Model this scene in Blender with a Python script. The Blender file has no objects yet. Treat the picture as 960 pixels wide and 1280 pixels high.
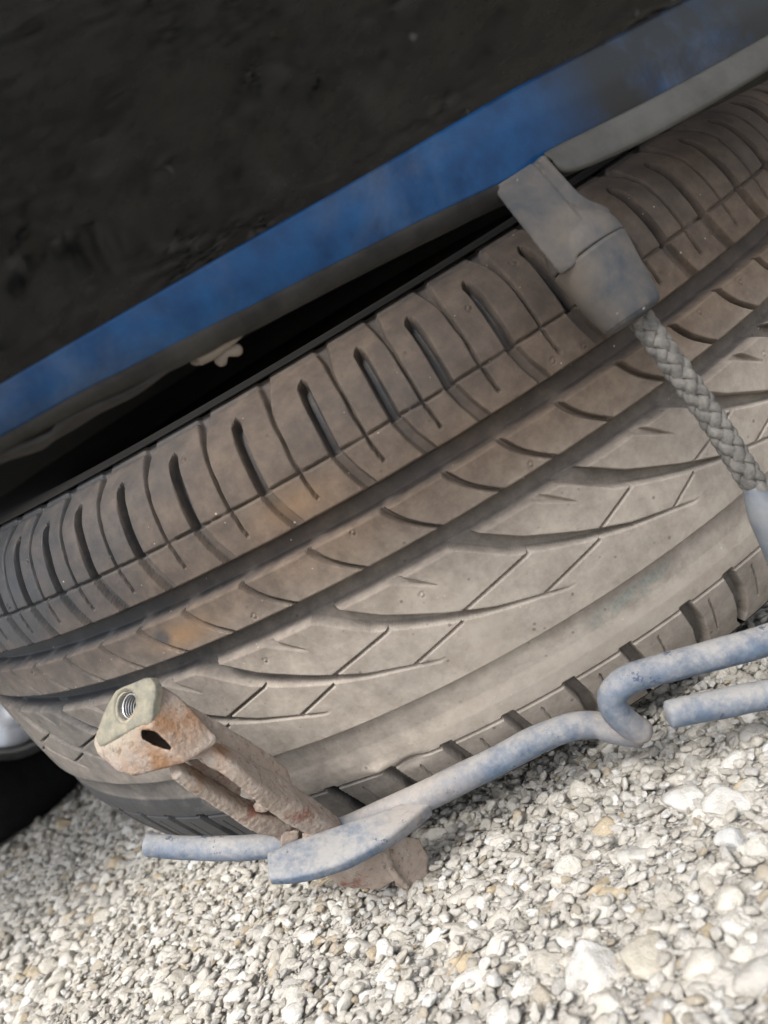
import bpy, bmesh, math
import numpy as np
from mathutils import Vector, Matrix, noise
R_ = math.radians
rng = np.random.default_rng(7)
scene = bpy.context.scene
COL = scene.collection

# ------------------------------------------------------------------ camera
TILT = R_(15.0)                 # the spare wheel hangs with its far edge higher than its near edge
CAM_H = 0.150
YAW, PIT, ROLL = -0.0676, 0.2992, -0.5487      # camera, measured against the wheel's own plane
CAM_T = Vector((0, -0.5795, 0.1516))           # camera position in the wheel's frame
RX = Matrix.Rotation(TILT, 3, 'X')
CAM = Vector((0, 0, CAM_H))
f = Vector((math.sin(YAW)*math.cos(PIT), math.cos(YAW)*math.cos(PIT), -math.sin(PIT)))
r = f.cross(Vector((0, 0, 1))).normalized(); u = r.cross(f)
r1 = r*math.cos(ROLL) + u*math.sin(ROLL); u1 = -r*math.sin(ROLL) + u*math.cos(ROLL)
CR, CU, CF = RX @ r1, RX @ u1, RX @ f
cd = bpy.data.cameras.new('camera'); cam = bpy.data.objects.new('camera', cd); COL.objects.link(cam)
M3 = Matrix((CR, CU, -CF)).transposed()
cam.matrix_world = Matrix.Translation(CAM) @ M3.to_4x4()
cd.sensor_fit = 'VERTICAL'; cd.sensor_height = 36; cd.sensor_width = 27
cd.lens = 985/1280*36
cd.clip_start = 0.01; cd.clip_end = 2000
cd.dof.use_dof = True; cd.dof.focus_distance = 0.31; cd.dof.aperture_fstop = 13
scene.camera = cam

def P(px, py, d):
    """a place d metres ahead of where the photographer stood, in the direction noted from the photo"""
    return CAM + d*(CF + CR*((px-480)/985) - CU*((py-640)/985))
def Py(px, py, y):
    v = CF + CR*((px-480)/985) - CU*((py-640)/985)
    return CAM + v*(y/v.y)
def Pz(px, py, z):
    v = CF + CR*((px-480)/985) - CU*((py-640)/985)
    return CAM + v*((z-CAM.z)/v.z)

# ------------------------------------------------------------------ light
w = bpy.data.worlds.new("World"); scene.world = w; w.use_nodes = True
nt = w.node_tree; bg = nt.nodes['Background']
sky = nt.nodes.new('ShaderNodeTexSky'); sky.sky_type = 'NISHITA'; sky.sun_disc = False
SUN_EL, SUN_AZ = R_(50), R_(200)      # azimuth measured from +Y clockwise: behind the camera, to its left
sky.sun_elevation = SUN_EL; sky.sun_rotation = SUN_AZ
sky.air_density = 1.0; sky.dust_density = 3.0; sky.ozone_density = 1.0
hs = nt.nodes.new('ShaderNodeHueSaturation'); hs.inputs['Saturation'].default_value = .45   # thin overcast
nt.links.new(sky.outputs[0], hs.inputs['Color']); nt.links.new(hs.outputs[0], bg.inputs[0]); bg.inputs[1].default_value = 0.12
sd = bpy.data.lights.new('sun', 'SUN'); sd.energy = 1.5; sd.angle = R_(22); sd.color = (1, .96, .9)
sun = bpy.data.objects.new('sun', sd); COL.objects.link(sun)
sdir = Vector((math.sin(SUN_AZ)*math.cos(SUN_EL), math.cos(SUN_AZ)*math.cos(SUN_EL), math.sin(SUN_EL)))
sun.rotation_euler = sdir.to_track_quat('Z', 'Y').to_euler()
scene.view_settings.view_transform = 'Standard'; scene.view_settings.look = 'None'
scene.view_settings.exposure = 1.22; scene.view_settings.gamma = 1
scene.view_settings.use_curve_mapping = False

# ------------------------------------------------------------------ helpers
def tag(o, label=None, cat=None, group=None, kind=None):
    if label: o['label'] = label
    if cat: o['category'] = cat
    if group: o['group'] = group
    if kind: o['kind'] = kind
    return o
def empty(name, loc=(0, 0, 0), rot=(0, 0, 0)):
    o = bpy.data.objects.new(name, None); o.location = loc; o.rotation_euler = rot
    o.empty_display_size = .02; COL.objects.link(o); return o
def link(name, me, mat, parent=None, smooth=True):
    o = bpy.data.objects.new(name, me); COL.objects.link(o)
    if mat: me.materials.clear(); me.materials.append(mat)
    if parent is not None:
        o.parent = parent
    if smooth:
        me.polygons.foreach_set('use_smooth', np.ones(len(me.polygons), dtype=bool))
    return o
def np_mesh(name, V, Q):
    me = bpy.data.meshes.new(name)
    V = np.asarray(V, dtype=np.float32); Q = np.asarray(Q, dtype=np.int32)
    k = Q.shape[1]
    me.vertices.add(len(V)); me.vertices.foreach_set('co', V.ravel())
    me.loops.add(Q.size); me.loops.foreach_set('vertex_index', Q.ravel())
    me.polygons.add(len(Q)); me.polygons.foreach_set('loop_start', np.arange(0, Q.size, k, dtype=np.int32))
    me.update(calc_edges=True); return me
def local(parent, pts):
    """world points -> the frame of an unrotated parent placed at a base point"""
    b = Vector(parent.location) if parent is not None else Vector((0, 0, 0))
    return [Vector(p)-b for p in pts]
def bake(o, mods):
    """add modifiers, then keep the evaluated mesh"""
    for fn in mods: fn(o)
    dg = bpy.context.evaluated_depsgraph_get()
    me = bpy.data.meshes.new_from_object(o.evaluated_get(dg))
    mats = list(o.data.materials)
    o.modifiers.clear(); o.data = me
    me.materials.clear()
    for m in mats: me.materials.append(m)
    me.polygons.foreach_set('use_smooth', np.ones(len(me.polygons), dtype=bool))
    return o
def remesh(size):
    def fn(o):
        m = o.modifiers.new('r', 'REMESH'); m.mode = 'VOXEL'; m.voxel_size = size; m.use_smooth_shade = True
    return fn
def smooth(n, f_=.5):
    def fn(o):
        m = o.modifiers.new('s', 'SMOOTH'); m.iterations = n; m.factor = f_
    return fn
def rough(o, amp, scale, seed=0., amp2=0, scale2=1):
    """crusty relief: push vertices along their normals by layered noise"""
    me = o.data
    for v in me.vertices:
        p = v.co*scale+Vector((seed, seed*2.1, -seed))
        d = amp*noise.fractal(p, 1.0, 2.0, 4)
        if amp2: d += amp2*noise.noise(v.co*scale2+Vector((seed, 3, 1)))
        v.co += v.normal*d
    me.update()
def hull_obj(name, pts, mat, parent=None):
    bm = bmesh.new()
    for p in local(parent, pts): bm.verts.new(p)
    res = bmesh.ops.convex_hull(bm, input=bm.verts)
    for g in set(res.get('geom_unused', [])+res.get('geom_interior', [])):
        if isinstance(g, bmesh.types.BMVert) and g.is_valid: bm.verts.remove(g)
    bmesh.ops.recalc_face_normals(bm, faces=bm.faces)
    me = bpy.data.meshes.new(name); bm.to_mesh(me); bm.free()
    return link(name, me, mat, parent)
def catmull(pts, n):
    pts = [np.array(p, float) for p in pts]
    pts = [2*pts[0]-pts[1]]+pts+[2*pts[-1]-pts[-2]]
    out = []
    for i in range(1, len(pts)-2):
        p0, p1, p2, p3 = pts[i-1:i+3]
        for t in np.linspace(0, 1, n, endpoint=False):
            out.append(.5*((2*p1)+(-p0+p2)*t+(2*p0-5*p1+4*p2-p3)*t*t+(-p0+3*p1-3*p2+p3)*t**3))
    out.append(pts[-2]); return np.array(out)
def sweep(name, pts, rad, mat, parent=None, seg=28, n=14, up=(0, 0, 1), cap=.6, flat=None, wob=0.0003):
    """rod: pts world, rad per point (scalar or (half width, half height)); ends rounded"""
    q = [tuple(Vector(p)) + (tuple(ra) if isinstance(ra, (tuple, list)) else (ra, ra)) for p, ra in zip(pts, rad)]
    C = catmull(q, n)
    X = C[:, :3]; T = np.gradient(X, axis=0); T /= np.linalg.norm(T, axis=1)[:, None]
    # rounded ends
    def endcap(i0, sgn):
        out = []
        for a in (0.35, .7, .9, .985):
            k = math.sqrt(1-a*a)
            out.append(np.concatenate([X[i0]+sgn*T[i0]*a*min(C[i0, 3], C[i0, 4])*cap, C[i0, 3:]*k]))
        return out
    A = endcap(0, -1)[::-1]; B = endcap(-1, 1)
    C = np.vstack([A, C, B]); X = C[:, :3]
    T = np.vstack([[T[0]]*4, T, [T[-1]]*4])
    up = np.array(up, float)
    V = []; 
    for i in range(len(C)):
        s = np.cross(T[i], up); s /= np.linalg.norm(s); b = np.cross(s, T[i])
        for k in range(seg):
            a = 2*math.pi*k/seg; ca, sa = math.cos(a), math.sin(a)
            if flat:
                e = .45; ca = math.copysign(abs(ca)**e, ca); sa = math.copysign(abs(sa)**e, sa)
            p = X[i]+s*ca*C[i, 3]+b*sa*C[i, 4]
            nn = noise.noise(Vector(p)*90)*wob
            V.append(p+(s*ca+b*sa)*nn)
    m = len(C); Q = []
    for i in range(m-1):
        for k in range(seg):
            k2 = (k+1) % seg
            Q.append((i*seg+k, i*seg+k2, (i+1)*seg+k2, (i+1)*seg+k))
    V = [Vector(v) for v in V]
    V = local(parent, V)
    me = bpy.data.meshes.new(name)
    F = [tuple(q_) for q_ in Q]+[tuple(range(seg))[::-1], tuple((m-1)*seg+k for k in range(seg))]
    me.from_pydata([tuple(v) for v in V], [], [t[::-1] for t in F]); me.update()
    return link(name, me, mat, parent)
def loft(name, rows, mat, parent=None, n=12, thick=0.0015, sub=0, jit=None):
    """surface through rows of world points (each row resampled), given real thickness"""
    G = [catmull(rw, n) for rw in rows]
    G = np.array(G)                       # rows x cols x 3
    if sub:
        G = np.array([catmull([G[i, j] for i in range(len(G))], sub) for j in range(G.shape[1])]).transpose(1, 0, 2)
    if jit:
        for i in range(G.shape[0]):
            for j in range(G.shape[1]):
                G[i, j] += jit*noise.noise_vector(Vector(G[i, j])*60)
    a, b = G.shape[:2]
    V = G.reshape(-1, 3)
    if parent is not None: V = V-np.array(parent.location)
    idx = np.arange(a*b).reshape(a, b)
    Q = np.stack([idx[:-1, :-1], idx[:-1, 1:], idx[1:, 1:], idx[1:, :-1]], -1).reshape(-1, 4)
    me = np_mesh(name, V, Q); o = link(name, me, mat, parent)
    m = o.modifiers.new('s', 'SOLIDIFY'); m.thickness = thick; m.offset = 0
    bake(o, []); return o

# ------------------------------------------------------------------ materials
class N:
    def __init__(s, name):
        s.m = bpy.data.materials.new(name); s.m.use_nodes = True; s.t = s.m.node_tree
        s.b = s.t.nodes['Principled BSDF']; s.co = s.t.nodes.new('ShaderNodeTexCoord').outputs['Object']
    def new(s, k, **kw):
        n = s.t.nodes.new(k)
        for a, v in kw.items(): setattr(n, a, v)
        return n
    def set(s, sock, v):
        if isinstance(v, bpy.types.NodeSocket): s.t.links.new(v, sock)
        else: sock.default_value = v
    def noise(s, scale, detail=5, rough=.6, vec=None, dist=0):
        n = s.new('ShaderNodeTexNoise'); n.inputs['Scale'].default_value = scale; n.inputs['Detail'].default_value = detail
        n.inputs['Roughness'].default_value = rough; n.inputs['Distortion'].default_value = dist
        s.t.links.new(vec or s.co, n.inputs['Vector']); return n.outputs['Fac']
    def vor(s, scale, feature='F1', vec=None, out='Distance', rnd=1):
        n = s.new('ShaderNodeTexVoronoi'); n.feature = feature; n.inputs['Scale'].default_value = scale
        n.inputs['Randomness'].default_value = rnd
        s.t.links.new(vec or s.co, n.inputs['Vector']); return n.outputs[out]
    def ramp(s, x, stops):
        n = s.new('ShaderNodeValToRGB'); e = n.color_ramp.elements
        while len(e) < len(stops): e.new(.5)
        for el, (p, c) in zip(e, stops):
            el.position = p; el.color = (c, c, c, 1) if isinstance(c, (int, float)) else (*c, 1)
        s.set(n.inputs[0], x); return n.outputs[0]
    def mix(s, a, b, f_, mode='MIX'):
        n = s.new('ShaderNodeMix', data_type='RGBA', blend_type=mode)
        s.set(n.inputs[0], f_)
        for i, v in ((6, a), (7, b)):
            s.set(n.inputs[i], v if isinstance(v, bpy.types.NodeSocket) else (*v, 1))
        return n.outputs[2]
    def math(s, op, a, b=0., c=0.):
        n = s.new('ShaderNodeMath', operation=op); s.set(n.inputs[0], a); s.set(n.inputs[1], b)
        if op in ('MULTIPLY_ADD',): s.set(n.inputs[2], c)
        return n.outputs[0]
    def attr(s, name, out='Fac', typ='GEOMETRY'):
        n = s.new('ShaderNodeAttribute'); n.attribute_name = name; n.attribute_type = typ; return n.outputs[out]
    def xyz(s, i, out=None):
        n = s.new('ShaderNodeSeparateXYZ'); s.t.links.new(out or s.co, n.inputs[0]); return n.outputs[i]
    def up(s):
        """how far the surface looks upward: loose dirt settles there"""
        g = s.new('ShaderNodeNewGeometry'); return s.xyz(2, g.outputs['Normal'])
    def bump(s, h, strength=.3, dist=.001, prev=None):
        n = s.new('ShaderNodeBump'); n.inputs['Strength'].default_value = strength; n.inputs['Distance'].default_value = dist
        s.set(n.inputs['Height'], h)
        if prev: s.t.links.new(prev, n.inputs['Normal'])
        return n.outputs[0]
    def fin(s, col, rough_=.8, spec=.3, nrm=None, metal=0., coat=0.):
        s.set(s.b.inputs['Base Color'], col if isinstance(col, bpy.types.NodeSocket) else (*col, 1))
        s.set(s.b.inputs['Roughness'], rough_); s.set(s.b.inputs['Specular IOR Level'], spec)
        s.set(s.b.inputs['Metallic'], metal); s.b.inputs['Coat Weight'].default_value = coat
        if nrm: s.t.links.new(nrm, s.b.inputs['Normal'])
        return s.m

def mat_rubber():
    n = N('dusty_rubber')
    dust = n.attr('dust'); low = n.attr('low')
    cloud = n.noise(22, 6, .62); fine = n.noise(520, 4, .7); mid = n.noise(110, 5, .65)
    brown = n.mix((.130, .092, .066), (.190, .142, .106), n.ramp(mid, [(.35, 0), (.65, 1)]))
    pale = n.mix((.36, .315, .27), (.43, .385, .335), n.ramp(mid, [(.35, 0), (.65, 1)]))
    dc = n.mix(brown, pale, low)  # upper brown darkened, putting the bumper's shade into the colour
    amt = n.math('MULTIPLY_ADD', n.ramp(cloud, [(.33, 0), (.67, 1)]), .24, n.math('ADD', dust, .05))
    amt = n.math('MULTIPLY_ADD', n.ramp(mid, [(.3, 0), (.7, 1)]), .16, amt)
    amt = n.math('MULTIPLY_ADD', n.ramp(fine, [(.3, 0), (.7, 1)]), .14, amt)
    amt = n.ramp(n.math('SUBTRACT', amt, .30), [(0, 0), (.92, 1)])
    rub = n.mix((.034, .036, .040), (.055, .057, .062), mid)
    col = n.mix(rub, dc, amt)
    # soaked / scuffed patches, ochre mud and greenish wear
    col = n.mix(col, (.30, .18, .09), n.attr('ochre'))
    col = n.mix(col, (.055, .056, .06), n.attr('scuff'))
    col = n.mix(col, n.mix((.17, .20, .185), (.27, .29, .265), n.ramp(fine, [(.35, 0), (.65, 1)])), n.math('MULTIPLY', n.attr('green'), n.ramp(n.noise(75, 6, .7, dist=.6), [(.42, 0), (.54, .9)])))
    # pale specks and dark pits
    sp = n.vor(330); spn = n.noise(140, 2)
    speck = n.math('MULTIPLY', n.ramp(sp, [(.10, 1), (.17, 0)]), n.ramp(spn, [(.63, 0), (.67, 1)]))
    col = n.mix(col, (.62, .58, .52), n.math('MULTIPLY', speck, .45))
    pit = n.math('MULTIPLY', n.ramp(n.vor(210), [(.10, 1), (.2, 0)]), n.ramp(n.noise(90, 2), [(.55, 0), (.62, 1)]))
    col = n.mix(col, (.07, .05, .04), n.math('MULTIPLY', pit, .55))
    b = n.bump(fine, .35, .0004); b = n.bump(mid, .35, .0010, b); b = n.bump(pit, -.5, .0004, b)
    return n.fin(col, n.ramp(amt, [(0, .5), (.6, .9)]), .25, b)
def mat_plain_rubber():
    n = N('black_rubber'); c = n.noise(60, 4)
    g = n.bump(n.noise(300, 4), .2, .0005)
    return n.fin(n.mix((.014, .0145, .016), (.032, .033, .035), c), .88, .15, g)
def mat_blue_steel():
    n = N('dusty_blue_paint')
    up = n.up(); cl = n.noise(75, 6, .65); fine = n.noise(700, 3, .7); big = n.noise(24, 4)
    s = n.math('MULTIPLY_ADD', up, .42, n.math('MULTIPLY_ADD', n.ramp(cl, [(.35, 0), (.65, 1)]), .42, n.math('MULTIPLY_ADD', n.ramp(n.noise(330, 4, .7), [(.35, 0), (.65, 1)]), .34, n.math('MULTIPLY', n.ramp(big, [(.35, 0), (.65, 1)]), .25))))
    amt = n.ramp(s, [(.22, .06), (.62, .42), (1.0, .92)])
    paint = n.mix((.045, .080, .138), (.105, .15, .22), n.ramp(n.noise(160, 4), [(.3, 0), (.7, 1)]))
    dustc = n.mix((.28, .275, .27), (.39, .375, .355), fine)
    col = n.mix(paint, dustc, amt)
    chip = n.math('MULTIPLY', n.ramp(n.noise(95, 6, .75), [(.60, 0), (.625, 1)]), .75)
    col = n.mix(col, (.022, .045, .105), chip)
    mud = n.math('MULTIPLY', n.ramp(n.noise(38, 5, .6), [(.55, 0), (.66, 1)]), n.attr('mud'))
    col = n.mix(col, (.36, .29, .225), n.math('MAXIMUM', n.math('MULTIPLY', mud, .7), n.math('MULTIPLY', n.attr('mud'), .3)))
    sp = n.math('MULTIPLY', n.ramp(n.vor(420), [(.10, 1), (.2, 0)]), n.ramp(n.noise(200, 2), [(.66, 0), (.72, 1)]))
    col = n.mix(col, (.5, .48, .45), sp)
    b = n.bump(fine, .4, .0003); b = n.bump(cl, .35, .0012, b)
    return n.fin(col, n.ramp(amt, [(0, .45), (1, .9)]), .35, b)
def mat_rust(name='rusty_steel', base=((.29, .235, .20), (.40, .345, .30)), red=(.22, .10, .08), orange=(.26, .15, .085)):
    n = N(name)
    cl = n.noise(60, 6, .65); c2 = n.noise(95, 6, .7, dist=.3); fine = n.noise(900, 3, .75)
    col = n.mix(base[0], base[1], n.ramp(cl, [(.3, 0), (.7, 1)]))
    col = n.mix(col, red, n.math('MULTIPLY', n.ramp(c2, [(.52, 0), (.62, 1)]), n.math('MULTIPLY_ADD', n.attr('red'), .95, .12)))
    col = n.mix(col, orange, n.math('MULTIPLY', n.ramp(cl, [(.40, 0), (.56, 1)]), n.math('MULTIPLY_ADD', n.attr('orange'), .85, .10)))
    col = n.mix(col, n.mix((.20, .21, .18), (.34, .325, .24), n.ramp(n.noise(120, 6, .7), [(.36, 0), (.62, 1)])), n.math('MULTIPLY', n.attr('zinc'), n.ramp(c2, [(.35, .35), (.6, .95)])))
    col = n.mix(col, (.45, .42, .38), n.math('MULTIPLY', n.ramp(n.noise(130, 5, .7), [(.52, 0), (.68, 1)]), .55))
    col = n.mix(col, (.13, .085, .06), n.ramp(n.noise(420, 4, .75), [(.55, 0), (.70, .75)]))
    b = n.bump(fine, .7, .0004); b = n.bump(n.noise(260, 5, .7), .6, .0012, b)
    return n.fin(col, .92, .15, b)
def mat_gravel():
    n = N('pale_gravel')
    oi = n.new('ShaderNodeObjectInfo'); rd = oi.outputs['Random']
    stone = n.ramp(rd, [(0, (.76, .75, .72)), (.18, (.66, .63, .57)), (.36, (.52, .49, .43)), (.52, (.70, .67, .61)),
                        (.68, (.50, .485, .455)), (.80, (.62, .59, .53)), (.90, (.42, .39, .34)), (.965, (.52, .43, .30)), (.98, (.72, .72, .70))])
    n.t.nodes[-1]
    jig = n.new('ShaderNodeVectorMath', operation='ADD'); n.t.links.new(n.co, jig.inputs[0])
    mlt = n.math('MULTIPLY', rd, 60.0); n.t.links.new(mlt, jig.inputs[1]); vv = jig.outputs[0]
    mot = n.noise(1.5, 6, .7, vec=vv); fine = n.noise(9, 4, .75, vec=vv)
    col = n.mix(stone, n.mix(stone, (.34, .305, .25), .55), n.ramp(mot, [(.50, 0), (.72, 1)]))
    col = n.mix(col, (.80, .785, .75), n.math('MULTIPLY', n.ramp(mot, [(.30, 1), (.44, 0)]), .5))
    pit = n.ramp(n.vor(6, vec=vv), [(.08, 1), (.24, 0)])
    col = n.mix(col, (.27, .235, .19), n.math('MULTIPLY', pit, n.ramp(n.noise(2.5, 2, vec=vv), [(.5, 0), (.6, .6)])))
    b = n.bump(fine, .55, .0010); b = n.bump(mot, .7, .0025, b); b = n.bump(pit, -.35, .0006, b)
    return n.fin(col, .92, .2, b)
def mat_ground():
    n = N('stony_ground'); 
    c = n.noise(40, 5); v = n.vor(650, out='Color'); d = n.vor(650); d2 = n.vor(160); v2 = n.vor(160, out='Color')
    k = n.xyz(0, v); k2 = n.xyz(0, v2)
    fines = n.ramp(k, [(0, (.20, .195, .185)), (.5, (.33, .32, .30)), (.85, (.44, .42, .38)), (1, (.60, .58, .54))])
    peb = n.ramp(k2, [(0, (.36, .34, .30)), (.5, (.46, .43, .37)), (1, (.58, .56, .52))])
    far = n.ramp(n.noise(3, 2), [(.4, 0), (.6, 1)])
    col = n.mix(fines, peb, n.ramp(d2, [(.25, .8), (.42, 0)]))
    b = n.bump(n.math('SUBTRACT', 1, d), .8, .0015); b = n.bump(n.math('SUBTRACT', 1, d2), .6, .004, b)
    return n.fin(col, .95, .15, b)
def mat_bumper():
    n = N('grimy_black_bumper')
    g = n.noise(18, 6, .6, dist=.4); st = n.noise(55, 5, .65); 
    mp = n.new('ShaderNodeMapping'); mp.inputs['Scale'].default_value = (14, 60, 60); mp.inputs['Rotation'].default_value = (0, .3, .35)
    n.t.links.new(n.co, mp.inputs[0])
    streak = n.noise(1.6, 5, .7, vec=mp.outputs[0])
    dirt = n.ramp(n.math('MULTIPLY_ADD', streak, .6, n.math('MULTIPLY', g, .5)), [(.45, 0), (.75, 1)])
    col = n.mix((.0015, .0022, .0028), (.020, .019, .0165), dirt)
    sp = n.math('MULTIPLY', n.ramp(n.vor(85), [(.07, 1), (.20, 0)]), n.ramp(n.noise(45, 2), [(.60, 0), (.66, 1)]))
    col = n.mix(col, (.30, .30, .29), n.math('MULTIPLY', sp, .5))
    return n.fin(col, n.ramp(dirt, [(0, .035), (1, .20)]), .28, None, coat=0)
def mat_blue_body():
    n = N('scuffed_blue_paint')
    g = n.noise(30, 6, .65, dist=.5); st = n.noise(90, 5, .65); al = n.attr('grime')
    col = n.mix((.003, .032, .105), (.007, .070, .205), n.ramp(st, [(.3, 0), (.7, 1)]))
    col = n.mix(col, (.17, .20, .24), n.math('MULTIPLY', n.ramp(g, [(.50, 0), (.70, 1)]), n.math('MULTIPLY_ADD', al, .45, .16)))
    col = n.mix(col, (.018, .020, .023), n.math('MULTIPLY', al, n.ramp(n.noise(36, 5), [(.3, .45), (.55, 1)])))
    return n.fin(col, .24, .32, n.bump(st, .05, .001))
def mat_lip():
    n = N('dirty_grey_lip'); g = n.noise(45, 6, .65); f_ = n.noise(400, 3)
    col = n.mix((.011, .010, .010), (.040, .038, .034), n.ramp(g, [(.35, 0), (.68, 1)]))
    col = n.mix(col, (.105, .105, .10), n.math('MULTIPLY', n.attr('pale'), n.ramp(g, [(.25, .5), (.6, 1)])))
    return n.fin(col, .8, .3, n.bump(f_, .3, .0005))
def mat_flat(name, a, b, sc=50, rough_=.8, spec=.3, metal=0., bs=.2):
    n = N(name); return n.fin(n.mix(a, b, n.ramp(n.noise(sc, 6, .65), [(.32, 0), (.68, 1)])), rough_, spec, n.bump(n.noise(sc*8, 4), bs, .0005), metal)
def mat_plastic_cap():
    n = N('dusty_grey_plastic'); g = n.noise(42, 6, .65, dist=.3); f_ = n.noise(600, 3)
    amt = n.math('MULTIPLY_ADD', n.up(), .22, n.ramp(g, [(.34, 0), (.68, .9)]))
    col = n.mix((.036, .044, .056), (.145, .122, .10), amt)
    sp = n.math('MULTIPLY', n.ramp(n.vor(260), [(.08, 1), (.16, 0)]), n.ramp(n.noise(120, 2), [(.6, 0), (.65, 1)]))
    return n.fin(n.mix(col, (.42, .41, .38), sp), .62, .4, n.bump(f_, .25, .0004))

RUB = mat_rubber(); BRUB = mat_plain_rubber(); BLUE = mat_blue_steel(); RUST = mat_rust()
GRAV = mat_gravel(); GROUND = mat_ground(); BUMP = mat_bumper(); BBODY = mat_blue_body(); LIP = mat_lip()
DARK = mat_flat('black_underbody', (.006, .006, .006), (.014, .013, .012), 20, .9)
ALLOY = mat_flat('silver_alloy', (.84, .85, .87), (.90, .91, .92), 30, .22, .5, .7, .02)
CAPM = mat_plastic_cap()
ROPE = mat_flat('grey_braided_cord', (.10, .098, .095), (.23, .218, .20), 210, .95, .1, 0, 1.0)
SLEEVE = mat_flat('pale_blue_plastic', (.10, .12, .145), (.20, .205, .21), 60, .6, .35)
NUTM = mat_flat('zinc_plated_nut', (.16, .16, .135), (.30, .27, .20), 230, .7, .35, .1, .4)
THREAD = mat_flat('bright_thread_steel', (.55, .55, .56), (.75, .75, .76), 200, .28, .5, .9, .1)
CLIPM = mat_flat('muddy_clip', (.15, .125, .10), (.25, .22, .185), 90, .85)
FOOTM = mat_rust('peeling_foot_steel', base=((.29, .235, .195), (.38, .32, .275)), red=(.22, .10, .085), orange=(.36, .25, .17))

def set_attr(o, name, vals):
    a = o.data.attributes.get(name) or o.data.attributes.new(name, 'FLOAT', 'POINT')
    a.data.foreach_set('value', np.asarray(vals, dtype=np.float32))

# ------------------------------------------------------------------ ground and gravel
def ground():
    # one sheet, dense near the car, out to the horizon
    xs = np.concatenate([[-1500, -300, -60, -12, -4], np.linspace(-2, 2, 81), [4, 12, 60, 300, 1500]])
    G = np.array([(x, y) for y in xs for x in xs]); n = len(xs)
    z = np.array([.0025*noise.noise(Vector((x*6, y*6, 0))) if max(abs(x), abs(y)) < 3 else 0 for x, y in G])
    V = np.column_stack([G, z]); idx = np.arange(n*n).reshape(n, n)
    Q = np.stack([idx[:-1, :-1], idx[:-1, 1:], idx[1:, 1:], idx[1:, :-1]], -1).reshape(-1, 4)
    o = link('ground', np_mesh('ground', V, Q), GROUND); tag(o, kind='structure')
ground()

def stone_mesh(seed, sub=3, rounder=14.0):
    rg = np.random.default_rng(seed)
    bm = bmesh.new(); bmesh.ops.create_icosphere(bm, subdivisions=sub, radius=1)
    k = int(rg.integers(8, 13)); nn = rg.normal(size=(k, 3)); nn /= np.linalg.norm(nn, axis=1)[:, None]
    dd = rg.uniform(.48, .95, k); sc = np.array([1, rg.uniform(.62, .92), rg.uniform(.42, .66)])
    off = Vector(rg.uniform(0, 50, 3))
    for v in bm.verts:
        d = np.array(v.co)/np.linalg.norm(v.co)
        c = nn@d; val = [1.05]+[di/ci for di, ci in zip(dd, c) if ci > .15]
        val = np.array(val); rr = -np.log(np.sum(np.exp(-rounder*val)))/rounder
        rr *= 1+.07*noise.fractal(Vector(d)*2.2+off, .8, 2, 4)+.035*noise.noise(Vector(d)*6+off)
        v.co = Vector(d*rr*sc)
    me = bpy.data.meshes.new('gravel_stone'); bm.to_mesh(me); bm.free()
    me.polygons.foreach_set('use_smooth', np.ones(len(me.polygons), dtype=bool))
    me.materials.append(GRAV); return me
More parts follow.
